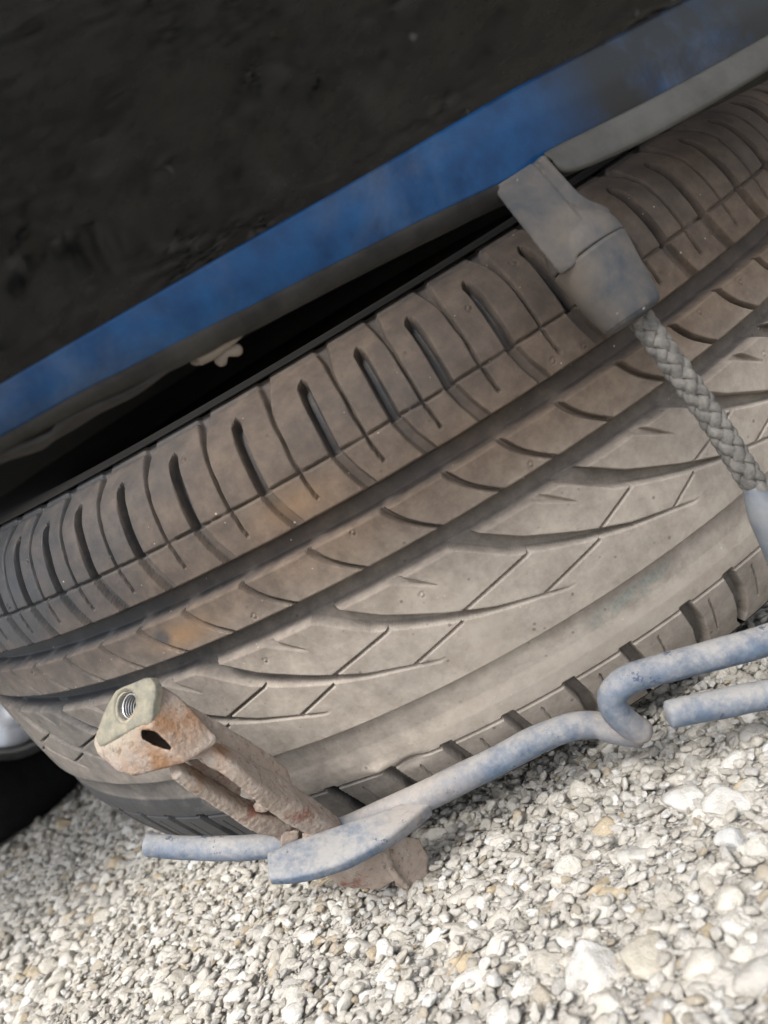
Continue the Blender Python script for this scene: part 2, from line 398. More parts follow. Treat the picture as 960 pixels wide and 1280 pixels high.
def gravel():
    pc = bpy.data.collections.new('stone_shapes')
    for i in range(16):
        pc.objects.link(bpy.data.objects.new('stone_shape', stone_mesh(100+i, 3, 45+i*4.0)))
    pts = []; siz = []
    def field(x0, x1, y0, y1, step, med, sg, lo, hi, zk, keep=None, hole=None):
        xs = np.arange(x0, x1, step); ys = np.arange(y0, y1, step)
        X, Y = np.meshgrid(xs, ys); X = X.ravel()+rng.uniform(-.5, .5, X.size)*step; Y = Y.ravel()+rng.uniform(-.5, .5, Y.size)*step
        s = np.clip(med*np.exp(rng.normal(0, sg, X.size)), lo, hi)
        m = np.ones(X.size, bool)
        if keep is not None: m &= keep(X, Y)
        if hole is not None: m &= ~((X > hole[0]) & (X < hole[1]) & (Y > hole[2]) & (Y < hole[3]))
        X, Y, s = X[m], Y[m], s[m]
        Z = s*.5*zk*rng.uniform(.2, 1, X.size)
        pts.append(np.column_stack([X, Y, Z])); siz.append(s)
    near = (-.62, .62, .02, .80)
    patch = lambda X, Y: np.array([noise.noise(Vector((x*9, y*9, 5))) for x, y in zip(X, Y)])
    field(*near, .0062, .0078, .30, .0040, .0125, .12,
          keep=lambda X, Y: (rng.random(X.size) < np.clip(1.02-.55*np.clip((X+.02)/.16, 0, 1)+.5*patch(X, Y), .3, 1)))
    field(*near, .028, .0120, .16, .010, .0150, .12, keep=lambda X, Y: (rng.random(X.size) < np.clip(.22+.35*np.clip((X+.05)/.2, 0, 1), 0, .6)))
    field(*near, .0025, .0026, .42, .0011, .0050, 1.9, keep=lambda X, Y: (X > -.30) & (Y < .55) & (rng.random(X.size) < .9))
    field(-1.7, 1.3, -.7, 1.9, .0095, .0105, .3, .005, .018, .7, hole=near)
    Pt = np.vstack(pts); S = np.concatenate(siz)
    me = bpy.data.meshes.new('gravel'); me.vertices.add(len(Pt)); me.vertices.foreach_set('co', Pt.astype(np.float32).ravel())
    a = me.attributes.new('size', 'FLOAT', 'POINT'); a.data.foreach_set('value', (S/2*1.15).astype(np.float32))
    rot = np.column_stack([rng.normal(0, .30, len(S)), rng.normal(0, .30, len(S)), rng.uniform(0, 6.283, len(S))])
    a = me.attributes.new('turn', 'FLOAT_VECTOR', 'POINT'); a.data.foreach_set('vector', rot.astype(np.float32).ravel())
    o = link('gravel', me, None, smooth=False)
    tag(o, 'pale crushed limestone gravel with cream, grey and ochre stones covering the ground', 'gravel', kind='stuff')
    g = bpy.data.node_groups.new('scatter', 'GeometryNodeTree')
    g.interface.new_socket('Geometry', in_out='INPUT', socket_type='NodeSocketGeometry')
    g.interface.new_socket('Geometry', in_out='OUTPUT', socket_type='NodeSocketGeometry')
    I = g.nodes.new('NodeGroupInput'); O = g.nodes.new('NodeGroupOutput')
    ci = g.nodes.new('GeometryNodeCollectionInfo'); ci.inputs['Collection'].default_value = pc
    ci.inputs['Separate Children'].default_value = True; ci.inputs['Reset Children'].default_value = True
    ip = g.nodes.new('GeometryNodeInstanceOnPoints'); ip.inputs['Pick Instance'].default_value = True
    s_ = g.nodes.new('GeometryNodeInputNamedAttribute'); s_.data_type = 'FLOAT'; s_.inputs[0].default_value = 'size'
    t_ = g.nodes.new('GeometryNodeInputNamedAttribute'); t_.data_type = 'FLOAT_VECTOR'; t_.inputs[0].default_value = 'turn'
    e_ = g.nodes.new('FunctionNodeEulerToRotation')
    L = g.links.new
    L(I.outputs[0], ip.inputs['Points']); L(ci.outputs[0], ip.inputs['Instance'])
    L(t_.outputs[0], e_.inputs[0]); L(e_.outputs[0], ip.inputs['Rotation']); L(s_.outputs[0], ip.inputs['Scale'])
    L(ip.outputs[0], O.inputs[0])
    md = o.modifiers.new('scatter', 'NODES'); md.node_group = g
gravel()

# ------------------------------------------------------------------ spare wheel
ZC = .035                                            # centre plane of the wheel in its own frame
def prof(zc):
    a = np.abs(zc)
    p = .3165-a*a/1.2-2.2*np.maximum(a-.04, 0)**2
    return p-55*np.maximum(zc-.0795, 0)**2-9*np.maximum(zc-.062, 0)**2-3*np.maximum(-zc-.082, 0)**2
def sst(x): x = np.clip(x, 0, 1); return x*x*(3-2*x)
def groove(dist, hw, depth, wall=.7): return depth*sst((hw+wall*.5-np.abs(dist))/wall)
def table(t, step, lo=-66, hi=62):
    t = list(t)
    while t[0] > lo: t.insert(0, t[0]-step)
    while t[-1] < hi: t.append(t[-1]+step)
    return np.array(t)
S1 = 5.524
TB = table([-36.3, -32.5, -28.4, -24.4, -19.9, -14.8, -9.4, -4., .4, 4.4, 9., 13.7, 18.0, 22.2, 26.4, 30.9, 35.3], 4.6)
T2 = table([-39.1, -34.6, -29.9, -25.3, -21, -16.7, -11.6, -6.2, -.6, 4, 8.1, 12.6, 17.5, 22.3], 4.75)-2.7
TA = table([-38.4, -28.9, -19.6, -9.5, 1.2, 9.4, 18.8], 9.3)
TL = table([-37.8, -33.1, -28.9, -24, -18.9, -13.8, -8.7, -3.6, 1.4, 6.2, 11.6, 15.8], 4.8)
def nearest(tab, th):
    i = np.clip(np.searchsorted(tab, th), 1, len(tab)-1)
    i = np.where(np.abs(tab[i-1]-th) < np.abs(tab[i]-th), i-1, i); return tab[i]
def seg_d(s, z, a, b):
    """distance to a segment and position along it (mm)"""
    dx, dz = b[0]-a[0], b[1]-a[1]; L2 = dx*dx+dz*dz
    t = np.clip(((s-a[0])*dx+(z-a[1])*dz)/L2, 0, 1)
    return np.hypot(s-a[0]-t*dx, z-a[1]-t*dz), t
def tread_depth(TH, Z):
    """depth in mm below the tread surface; TH degrees, Z mm above the centre plane"""
    S = TH*S1; D = np.zeros_like(S)
    mx = lambda a: np.maximum(D, a, out=D)
    wob = np.interp(TH, np.linspace(-70, 65, 400), np.convolve(rng.normal(0, 1, 400), np.ones(5)/5, 'same'))*.12
    # main grooves
    mx(groove(Z-40.3-wob, 4.0, 8.5, 2.2)); mx(groove(Z-14.8+wob*.5, 3.9, 8.0, 2.4))
    # top shoulder
    up = Z > 42
    c = np.interp(Z, [44, 53, 61, 85, 90], [5.5, 2.0, 0, .5, 1.5])
    for k in TB:
        s0 = k*S1; near = up & (np.abs(S-s0) < 22)
        if not near.any(): continue
        Sn, Zn = S[near], Z[near]; dist = Sn-s0-c[near]
        hw = np.interp(Zn, [44, 60, 62, 80, 85, 86.2, 87], [2.4, 2.1, 1.75, 1.8, 1.7, 1.0, -.6])
        dep = np.where(Zn > 60.5, 5.2, np.interp(Zn, [44, 60], [3.4, 2.8]))
        D[near] = np.maximum(D[near], dep*sst((hw+.45-np.abs(dist))/.9))
    mids = (TB[1:]+TB[:-1])/2
    for k in mids:
        s0 = k*S1; near = up & (np.abs(S-s0) < 14)
        if not near.any(): continue
        Sn, Zn = S[near], Z[near]; dist = Sn-s0-c[near]*.4+.10*np.sin(Zn*.5+k)
        hw = np.interp(Zn, [49.5, 50.5, 76, 84, 88, 91, 92.5], [-.6, .42, .5, .9, 1.8, 3.0, 3.6])
        dep = np.interp(Zn, [50, 76, 86, 91, 93], [2.6, 2.6, 3.4, 3.0, .8])
        D[near] = np.maximum(D[near], dep*sst((hw+.3-np.abs(dist))/np.interp(Zn, [76, 91], [.6, 2.2])))
    brk = .35+.65*sst((np.interp(TH, np.linspace(-70, 65, 260), rng.random(260))-.1)*3)
    mx(np.where(np.abs(Z-61-wob) < 3, groove(Z-61-wob, .42, 2.2, .6)*brk, 0))
    mx(groove(Z-91.6, .35, 1.0, .6))
    # rib two, slanting sipes
    band = (Z > 18) & (Z < 37)
    for k in T2:
        s0 = k*S1; near = band & (np.abs(S-s0-7) < 18)
        if not near.any(): continue
        q = (36-Z[near])/17; line = s0+15.5*q+2.2*np.sin(q*math.pi)*-1
        dist = (S[near]-line)*.74
        D[near] = np.maximum(D[near], groove(dist, .85, 3.6, .6))
    # arc grooves of the middle rib
    for i, k in enumerate(TA):
        s0 = k*S1; near = (Z < 16) & (Z > -37) & (S > s0-18) & (S < s0+84)
        if not near.any(): continue
        Sn, Zn = S[near]-s0, Z[near]
        up_ = np.interp(Sn, [-6, 0, 14, 34, 52, 69, 79], [15, 10.6, .2, -10.6, -18.8, -23.8, -27.0])
        lo_ = np.interp(Sn, [-14, -8, 7, 24, 35, 51, 69, 79], [12, 8.4, -3.2, -10.6, -14.9, -19.9, -24.5, -27.5])
        cen = (up_+lo_)/2; hw = np.maximum((up_-lo_)/2, .38)*.92
        dep = np.interp(Sn, [-10, 10, 40, 56, 74, 82], [7, 6.0, 5.0, 3.4, 2.0, 0])
        d = dep*sst((hw+.5-np.abs(Zn-cen))/1.0)
        d = np.where(Sn < -14, 0, d)
        D[near] = np.maximum(D[near], d)
        # hook
        ds, t = seg_d(Sn, Zn, (18, 16.0), (37, 1.0))
        D[near] = np.maximum(D[near], (4.2-3.0*t)*sst((2.1*(1-t)+.42-ds)/.7))
        if i > 0:                                     # cross sipes to the arc before
            sp = (TA[i-1]-k)*S1
            for a, b, wd in (((13, -6.2), (sp+40+53-(-sp)*0+0-53, -13.6), .38), ((38, -17.2), (sp+70, -24.0), .34)):
                near2 = (Z < 0) & (Z > -30) & (S-s0 > min(a[0], b[0])-4) & (S-s0 < max(a[0], b[0])+4)
                ds, t = seg_d(S[near2]-s0, Z[near2], a, b)
                D[near2] = np.maximum(D[near2], 3.0*sst((wd+.3-ds)/.55))
    # smooth recessed band and its sloping strip, then the low shoulder
    st = np.where(Z < -38.3, np.interp(Z, [-66.2, -64.8, -57.5, -51.0, -42, -39.4, -38.3], [.4, .6, 1.2, 2.5, 2.9, 2.9, 0]), 0)
    mx(st); mx(groove(Z+65.6, .5, 2.0, .7))
    lowr = Z < -64
    cl = np.interp(Z, [-94, -88, -78, -64.6], [3.2, 3.6, 3.2, 0])
    for k in TL:
        s0 = k*S1; near = lowr & (np.abs(S-s0) < 14)
        if not near.any(): continue
        dist = S[near]-s0-cl[near]-1.5
        hw = np.interp(Z[near], [-97, -93, -64], [1.0, 3.1, 2.7])
        D[near] = np.maximum(D[near], 5.0*sst((hw+.5-np.abs(dist))/1.3))
    for k in (TL[1:]+TL[:-1])/2:
        s0 = k*S1; near = lowr & (np.abs(S-s0) < 6)
        if not near.any(): continue
        dist = S[near]-s0-cl[near]*.5
        on = sst((-69.5-Z[near])/1)*sst((Z[near]+89)/1)
        D[near] = np.maximum(D[near], 2.0*sst((.32+.3-np.abs(dist))/.6)*on)
    return D
def spare_wheel():
    base_t = Vector((0, 0, ZC-.10))
    T = CAM-RX@CAM_T
    root = empty('spare_wheel', RX@base_t+T, (TILT, 0, 0))
    tag(root, 'dusty brown spare wheel with worn directional tread slung flat beneath the blue car', 'spare wheel')
    zo = .10                                          # centre plane above the root
    step = .00050/.3165
    th = np.arange(R_(-63), R_(59), step); zt = np.arange(-.0970, .0935, .00050)
    TH, Z = np.meshgrid(np.degrees(th), zt*1000)
    D = tread_depth(TH, Z)
    D0 = D.copy()
    # moulding pips
    for _ in range(130):
        zz = rng.choice([47.5, 57.5, 64.5, 79, 83, 33.5, 22, 3, -8, -70, -84]) + rng.normal(0, 1.2); tt = rng.uniform(-60, 58)
        i0 = int((zz/1000-zt[0])/.0005); j0 = int((R_(tt)-th[0])/step)
        if i0 < 4 or j0 < 4 or i0 > len(zt)-5 or j0 > len(th)-5: continue
        sl = (slice(i0-3, i0+4), slice(j0-3, j0+4))
        if D0[sl].max() > .1: continue
        rr = np.hypot(TH[sl]*S1-tt*S1, Z[sl]-zz)
        D[sl] += np.where(rr < .6, -.25, np.where(rr < 1.3, .35, 0))
    # uneven wear
    X1 = np.sin(th*31)*.08+np.sin(th*77+1)*.05
    D += X1[None, :]*(D0 < .3)
    # chipped edge at the low rib, torn lump
    lump = np.exp(-(((TH+14.0)*S1)**2/40+(Z+62.5)**2/7)); D -= 1.5*lump*(1+.25*np.sin(TH*3))
    chip = np.exp(-(((TH+11.5)*S1)**2/30+(Z+66)**2/5)); D += 2.2*chip
    Rr = prof(Z/1000)
    # normal of the profile in (r, z)
    dr = (prof(zt+1e-4)-prof(zt-1e-4))/2e-4; nl = np.sqrt(1+dr*dr)
    nr = (1/nl)[:, None]; nz = (-dr/nl)[:, None]
    r_ = Rr-D/1000*nr; z_ = Z/1000-D/1000*nz
    t_ = np.radians(TH)
    V = np.stack([r_*np.sin(t_), -r_*np.cos(t_), z_+zo], -1)
    a, b = TH.shape
    # vertex normals for the whole sheet
    gx = np.gradient(V, axis=1); gz = np.gradient(V, axis=0)
    Nn = np.cross(gx, gz); Nn /= np.linalg.norm(Nn, axis=-1, keepdims=True)
    out = np.stack([np.sin(t_), -np.cos(t_), 0*t_], -1)
    Nn *= np.sign((Nn*out).sum(-1).mean())
    V = V.reshape(-1, 3); Nn = Nn.reshape(-1, 3)
    # attributes: dusting, cut upward to put shade into the colour; tone by height; stains
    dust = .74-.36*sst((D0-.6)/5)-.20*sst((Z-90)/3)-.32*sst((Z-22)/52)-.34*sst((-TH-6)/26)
    dust -= .42*sst((-60-Z)/8)*(.35+.65*sst((-TH-2)/22))
    dust -= .30*sst((-36-Z)/6)*sst((-TH-24)/10)
    dust -= .10*sst((-TH-22)/18)
    dust += .12*sst((12-Z)/20)*sst((TH+22)/12)
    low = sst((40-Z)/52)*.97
    green = sst(1.2-np.abs((TH-9.2)*S1)/30)*sst(1.3-np.abs(Z+47.5-.03*(TH-9)*S1)/4.5)
    gb = sst((-39-Z)/2)*sst((Z+54)/2)
    dust += .30*gb*sst((-TH-14)/14)
    dust += .10*sst((-36-Z)/4)*sst((Z+66)/3)*sst((TH+14)/8)
    dust -= .05*gb*sst((TH-2)/6)
    ochre = .55*np.exp(-(((TH+20.5)*S1)**2/160+(Z-27)**2/26))+.3*np.exp(-(((TH+8)*S1)**2/260+(Z-52)**2/30))
    scuff = .85*sst(1.4-np.hypot((TH+22.2)*S1, (Z-29)*1.2)/4.5)
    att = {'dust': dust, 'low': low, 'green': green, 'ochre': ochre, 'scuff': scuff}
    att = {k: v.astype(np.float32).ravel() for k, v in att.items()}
    idx = np.arange(a*b).reshape(a, b)
    Q = np.stack([idx[:-1, :-1], idx[:-1, 1:], idx[1:, 1:], idx[1:, :-1]], -1)
    Dc = (D0[:-1, :-1]+D0[1:, :-1]+D0[:-1, 1:]+D0[1:, 1:])/4
    Zc = (Z[:-1, :-1]+Z[1:, 1:])/2
    mask = (Dc < 1.0) & (Zc < 90.8) & (Zc > -93) & ~((Zc < -38.4) & (Zc > -66))
    # connected blocks: runs per row, union-find
    par = []
    def find(i):
        while par[i] != i: par[i] = par[par[i]]; i = par[i]
        return i
    lab = -np.ones(mask.shape, np.int32); prev = []
    for i in range(mask.shape[0]):
        m = np.concatenate([[0], mask[i].astype(np.int8), [0]]); d = np.diff(m)
        st, en = np.where(d == 1)[0], np.where(d == -1)[0]; cur = []
        for s0, e0 in zip(st, en):
            k = len(par); par.append(k); cur.append((s0, e0, k)); lab[i, s0:e0] = k
        p = 0
        for s0, e0, k in cur:
            for ps, pe, pk in prev:
                if ps < e0 and pe > s0: par[find(pk)] = find(k)
        prev = cur
    rootl = np.array([find(i) for i in range(len(par))]+[-1]); lab = rootl[lab]
    ids, cnt = np.unique(lab[lab >= 0], return_counts=True)
    big = ids[cnt > 180]
    if len(big) > 300: big = ids[np.argsort(-cnt)[:300]]
    lab[~np.isin(lab, big)] = -1
    Qf = Q.reshape(-1, 4); lf = lab.ravel()
    # body of the tyre: grooves here, plus the sidewalls and the far side
    def build(name, sel, parent, extra=None):
        q = Qf[sel]; uv, inv = np.unique(q, return_inverse=True); inv = inv.reshape(q.shape)
        me = np_mesh(name, V[uv], inv); me.materials.append(RUB)
        o = bpy.data.objects.new(name, me); COL.objects.link(o); o.parent = parent
        me.polygons.foreach_set('use_smooth', np.ones(len(me.polygons), dtype=bool))
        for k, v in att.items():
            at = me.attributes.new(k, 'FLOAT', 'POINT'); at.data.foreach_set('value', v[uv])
        me.normals_split_custom_set_from_vertices(Nn[uv].tolist())
        return o
    # orientation check
    q0 = Qf[0]; fn = np.cross(V[q0[1]]-V[q0[0]], V[q0[3]]-V[q0[0]])
    if (fn*np.array([V[q0[0]][0], V[q0[0]][1], 0])).sum() < 0: Qf = Qf[:, ::-1].copy()
    # revolved shell behind / beside the detailed tread
    shellp = [(-.0970, None), (-.1005, .2945), (-.1035, .283), (-.1052, .268), (-.1050, .252), (-.1030, .236), (-.0990, .222), (-.0960, .2120), (-.0880, .2030), (-.080, .2025)]
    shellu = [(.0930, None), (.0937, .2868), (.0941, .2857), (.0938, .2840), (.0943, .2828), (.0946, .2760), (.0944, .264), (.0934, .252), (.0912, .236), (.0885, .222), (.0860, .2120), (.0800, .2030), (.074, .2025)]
    def rev(pp, t0, t1, n):
        tt = np.linspace(t0, t1, n); pr = [(z, float(prof(np.array(z))) if r0 is None else r0) for z, r0 in pp]
        VV = np.array([[(rr*math.sin(x), -rr*math.cos(x), z+zo) for x in tt] for z, rr in pr]).reshape(-1, 3)
        m = len(pr); ii = np.arange(m*n).reshape(m, n)
        return VV, np.stack([ii[:-1, :-1], ii[:-1, 1:], ii[1:, 1:], ii[1:, :-1]], -1).reshape(-1, 4)
    zb = np.arange(-.0970, .0932, .002)
    gd = lambda z: (groove(z*1000-40.3, 4, 8.5, 2.2)+groove(z*1000-14.8, 3.9, 8, 2.4))/1000
    backp = [(z, float(prof(np.array(z))-gd(z))) for z in zb]
    VV, QQ = [], []; o_ = 0
    for pp, t0, t1, n in ((shellp, R_(-180), R_(180), 361), (backp, R_(58.8), R_(360-62.9), 240)):
        v, q = rev(pp, t0, t1, n); VV.append(v); QQ.append(q+o_); o_ += len(v)
    VV = np.vstack(VV); QQ = np.vstack(QQ)
    sel = lf < 0
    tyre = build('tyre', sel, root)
    me2 = np_mesh('sidewall', VV, QQ); me2.materials.append(RUB)
    side = bpy.data.objects.new('sidewall', me2); COL.objects.link(side); side.parent = tyre
    bm = bmesh.new(); bm.from_mesh(me2); bmesh.ops.remove_doubles(bm, verts=bm.verts, dist=1e-6); bmesh.ops.recalc_face_normals(bm, faces=bm.faces); bm.to_mesh(me2); bm.free()
    me2.polygons.foreach_set('use_smooth', np.ones(len(me2.polygons), dtype=bool))
    nv = len(me2.vertices); co = np.empty(nv*3, np.float32); me2.vertices.foreach_get('co', co); co = co.reshape(-1, 3)
    for k, v in (('dust', .50-.22*(co[:, 2] < zo)-.15*(co[:, 0] < -.1)-.42*(co[:, 2] > zo+.09)), ('low', .6*(co[:, 2] < zo))):  # top edge lowered to put shade into the colour
        at = me2.attributes.new(k, 'FLOAT', 'POINT'); at.data.foreach_set('value', v.astype(np.float32))
    vu, qu = rev(shellu, R_(-180), R_(180), 361); us = link('sidewall', np_mesh('sidewall', vu, qu), DARK, tyre)  # shade put into the colour: blacker than the bare rubber
    us['label'] = 'upper sidewall coloured black for its shade'
    order = np.argsort(lf, kind='stable'); ls = lf[order]
    for L in big:
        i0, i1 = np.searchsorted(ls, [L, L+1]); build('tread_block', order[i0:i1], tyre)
    # steel rim inside
    pr = [(-.080, .2005), (-.076, .190), (-.04, .184), (0, .178), (.03, .182), (.04, .150), (.045, .06), (.043, .035), (.03, .033)]
    v, q = rev(pr, R_(-180), R_(180), 121)
    ro = link('rim', np_mesh('rim', v, q), DARK, root); m = ro.modifiers.new('s', 'SOLIDIFY'); m.thickness = .003; bake(ro, [])
    return root
SW = spare_wheel()

# ------------------------------------------------------------------ the car
car = empty('car', (0, .6, 0)); tag(car, 'rear underside of a blue car with grimy black bumper and rust-free blue lower strip', 'car')
car['label'] = 'blue car seen from under its grimy rear bumper, spare wheel lowered beneath it'
def fdepth(px, py):      # the bumper runs slightly away from the photographer towards the right
    rr = ((px-480)*.853+(640-py)*-(-.521)); rr = (px-480)*.853-(py-640)*.521
    return .178+.052*(rr+360)/671
def row(pts, dd=0): return [P(x, y, fdepth(x, y)+dd) for x, y in pts]
L2 = [(-140, 568), (0, 484), (150, 397), (300, 311), (480, 209), (640, 116), (790, 38), (930, -36), (1090, -120)]
L1 = [(-140, 618), (0, 546), (120, 480), (240, 420), (480, 300), (610, 238), (790, 158), (930, 92), (1090, 10)]
L0 = [(-140, 640), (0, 567), (120, 502), (240, 447), (480, 326), (610, 262), (790, 180), (930, 112), (1090, 30)]
def shift(L, dx, dy): return [(x+dx, y+dy) for x, y in L]
A_ = row(L2); B_ = row(L1, .006)
up_ = Vector((0, 0, 1)); 
def lift(rw, dy, dz): return [p+Vector((0, dy, dz)) for p in rw]
# skirt: from the blue strip upward and outward towards the photographer, then back over the top; unseen overhang lengthened to shade the tyre
rows = [lift(A_, .002, -.001), lift(A_, -.010, .010), lift(A_, -.050, .048), lift(A_, -.085, .100), lift(A_, -.125, .155), lift(A_, -.175, .212), lift(A_, -.23, .275), lift(A_, -.245, .40), lift(A_, -.15, .52), lift(A_, .10, .56)]
sk = loft('bumper_skirt', rows, BUMP, car, n=16, thick=.003, sub=10)
mid = [(a*.5+b*.5)+Vector((0, -.0015, -.001)) for a, b in zip(A_, B_)]
bl = loft('blue_strip', [lift(A_, -.0006, .0004), [p for p in mid], B_], BBODY, car, n=16, thick=.0022, sub=8)
def car_attr(o, nm, fn):
    co = np.empty(len(o.data.vertices)*3, np.float32); o.data.vertices.foreach_get('co', co); co = co.reshape(-1, 3)+np.array(car.location)
    set_attr(o, nm, fn(co))
xr = P(690, 190, fdepth(690, 190)).x
car_attr(bl, 'grime', lambda c: .06+.94*np.clip((c[:, 0]-xr+.004)/.03, 0, 1)+.35*np.clip((-.05-c[:, 0])/.05, 0, 1))
lip = loft('bumper_lip', [lift(B_, .0008, .0005), lift(B_, -.0008, -.0012), lift(row(L0, .010), 0, 0), lift(row(L0, .020), 0, .003)], LIP, car, n=16, thick=.0016, sub=5, jit=.0002)
set_attr(lip, 'pale', np.zeros(len(lip.data.vertices)))
# pale deflector edge right of the cord clip
D0_ = [(680, 194), (705, 180), (790, 138), (870, 96), (960, 46), (1060, -10)]
D1_ = [(692, 202), (714, 213), (790, 182), (872, 138), (960, 86), (1060, 26)]
mr = lambda k: [(a[0]*(1-k)+b[0]*k, a[1]*(1-k)+b[1]*k) for a, b in zip(D0_, D1_)]
de = loft('deflector_edge', [row(D0_, .002), row(mr(.12), -.001), row(mr(.5), -.001), row(mr(.9), -.001), row(D1_, .001), row(shift(D1_, -2, -4), .010)], LIP, car, n=12, thick=.0012, sub=2)
set_attr(de, 'pale', np.full(len(de.data.vertices), .75))
# ragged underseal under the left of the lip
rg_ = [(-20, 566), (20, 560), (60, 545), (75, 528), (110, 510), (150, 490), (200, 462), (240, 442)]
lo2 = [(-20, 586), (8, 572), (45, 560), (62, 549), (105, 528), (160, 492), (205, 466), (240, 447)]
tr = loft('torn_underseal', [row(rg_, .008), row([((a[0]+b[0])/2, (a[1]+b[1])/2) for a, b in zip(rg_, lo2)], .010), row(lo2, .013)], LIP, car, n=10, thick=.0016, sub=5, jit=.0016)
set_attr(tr, 'pale', np.full(len(tr.data.vertices), .05))
def box(name, lo, hi, mat, parent, bev=.004):
    bm = bmesh.new(); bmesh.ops.create_cube(bm, size=1)
    c = [(a+b)/2 for a, b in zip(lo, hi)]; s = [b-a for a, b in zip(lo, hi)]
    for v in bm.verts: v.co = Vector([v.co[i]*s[i]+c[i] for i in range(3)])-Vector(parent.location)
    if bev: bmesh.ops.bevel(bm, geom=bm.edges, offset=bev, segments=2, affect='EDGES')
    me = bpy.data.meshes.new(name); bm.to_mesh(me); bm.free(); return link(name, me, mat, parent, smooth=False)
box('floor_pan', (-.62, .235, .36), (1.1, 3.2, .40), DARK, car)
box('floor_pan', (-.80, 1.45, .355), (-.625, 3.2, .395), DARK, car)
box('fuel_tank', (-.55, 1.35, .13), (1.1, 1.95, .358), DARK, car, .02)
box('body_shell', (-.80, .27, .42), (1.15, 4.2, .755), BBODY, car, .03)
box('sill', (1.08, 1.2, .20), (1.15, 3.4, .415), DARK, car)
# rear wheel of the car, its hollow side towards the spare
def rear_wheel():
    wc = Vector((-.58, .955, .288)); rw_ = empty('rear_wheel', wc-Vector(car.location)); rw_.parent = car
    rw_['label'] = 'silver alloy wheel with black tyre behind the left edge of the spare wheel'
    def revx(name, pr, mat, n=160, thick=0, groov=None):
        V = []
        for x, rr in pr:
            for k in range(n):
                a = 2*math.pi*k/n; V.append((x, rr*math.sin(a), -rr*math.cos(a)))
        m = len(pr); Q = [(i*n+k, i*n+(k+1) % n, (i+1)*n+(k+1) % n, (i+1)*n+k) for i in range(m-1) for k in range(n)]
        o = link(name, np_mesh(name, V, Q), mat, rw_)
        if thick: md = o.modifiers.new('s', 'SOLIDIFY'); md.thickness = thick; md.offset = 0; bake(o, [])
        bm = bmesh.new(); bm.from_mesh(o.data); bmesh.ops.recalc_face_normals(bm, faces=bm.faces); bm.to_mesh(o.data); bm.free()
        return o
    revx('tyre', [(-.012, .206), (-.004, .212), (.006, .222), (.012, .238), (.012, .256), (.004, .272), (-.010, .282), (-.03, .287), (-.05, .288), (-.055, .284), (-.06, .288),
                  (-.09, .289), (-.095, .284), (-.10, .289), (-.13, .288), (-.15, .285), (-.175, .276), (-.190, .256), (-.192, .238), (-.184, .222), (-.17, .208)], BRUB)
    revx('rim', [(-.006, .2065), (-.001, .2055), (-.001, .2025), (-.006, .197), (-.016, .193), (-.03, .189), (-.07, .176), (-.11, .170), (-.15, .176), (-.172, .190), (-.182, .206)], ALLOY, thick=.004)
    revx('rim_flange', [(-.006, .2062), (-.001, .2070), (.0015, .2100), (.0005, .2135), (-.004, .2145)], mat_flat('dull_rim_edge', (.16, .165, .165), (.25, .25, .245), 60, .6), thick=.001)
    # five spokes and a hub
    for k in range(5):
        a0 = 2*math.pi*k/5+.25
        pts = [Vector((-.140, rr*math.sin(a0), -rr*math.cos(a0)))+wc for rr in (.03, .08, .13, .17)]
        s = sweep('spoke', [p for p in pts], [(.014, .008), (.011, .008), (.011, .008), (.016, .009)], ALLOY, None, up=(1, 0, 0), flat=True)
        for v in s.data.vertices: v.co -= wc
        s.parent = rw_
    revx('brake_drum', [(-.10, .04), (-.10, .085), (-.12, .085), (-.12, .04)], DARK)
    revx('hub', [(-.06, .001), (-.06, .045), (-.135, .05), (-.16, .03), (-.162, .001)], DARK)
rear_wheel()
# small muddy fixing clip hanging under the lip
d8 = fdepth(260, 440)+.012
q8 = lambda x, y, dd=0: P(200+x/4.8, 360+y/4.8, d8+dd)
cl = hull_obj('fixing_clip', [q8(165, 405), (q8(195, 470)), q8(240, 460), q8(300, 380), q8(330, 330), q8(200, 395, .004), q8(215, 462, .006), q8(300, 385, .006)], CLIPM, car)
bake(cl, [remesh(.0006), smooth(4)]); rough(cl, .0004, 350)
sweep('clip_tongue', [q8(240, 430), q8(330, 390, .001), q8(440, 310, .002), q8(540, 232, .003)], [(.0014, .0024), (.0011, .0026), (.0009, .002), (.0005, .0012)], CLIPM, car, up=tuple(CF), seg=14, n=8)
sweep('clip_pin', [q8(365, 432, .003), q8(395, 392, .003), q8(460, 372, .004)], [.0017, .0010, .0016], CLIPM, car, seg=12, n=6, cap=1)

# ------------------------------------------------------------------ cord hanging from the car
c4 = lambda x, y, d: P(600+x/3.692, 180+y/3.692, d)
cordr = empty('safety_cord', P(700, 260, .238)); tag(cordr, 'grey braided cord hanging from a dusty plastic clip in front of the tyre', 'cord')
dC = .236
# flat strap, a box-section tongue
strap = hull_obj('strap', [c4(55, 205, dC), c4(235, 90, dC), c4(262, 108, dC), c4(500, 385, dC), c4(440, 560, dC+.001), c4(372, 606, dC+.003), c4(340, 570, dC+.002),
                           c4(60, 205, dC+.005), c4(240, 95, dC+.005), c4(285, 100, dC+.009), c4(505, 380, dC+.012), c4(400, 600, dC+.014)], CAPM, cordr)
e1_ = sweep('strap_edge', [c4(268, 92, dC+.004), c4(360, 205, dC+.005), c4(450, 300, dC+.006), c4(540, 350, dC+.010)], [(.0020, .0045), (.0022, .0045), (.0026, .0048), (.0032, .0045)], CAPM, cordr, up=tuple(CF), flat=True, seg=20)
e2_ = sweep('collar', [c4(412, 372, dC+.010), c4(455, 440, dC+.010), c4(497, 504, dC+.010)], [(.0085, .0085), (.0120, .0108), (.0126, .0117)], CAPM, cordr, seg=48, cap=.08, up=tuple(CF))
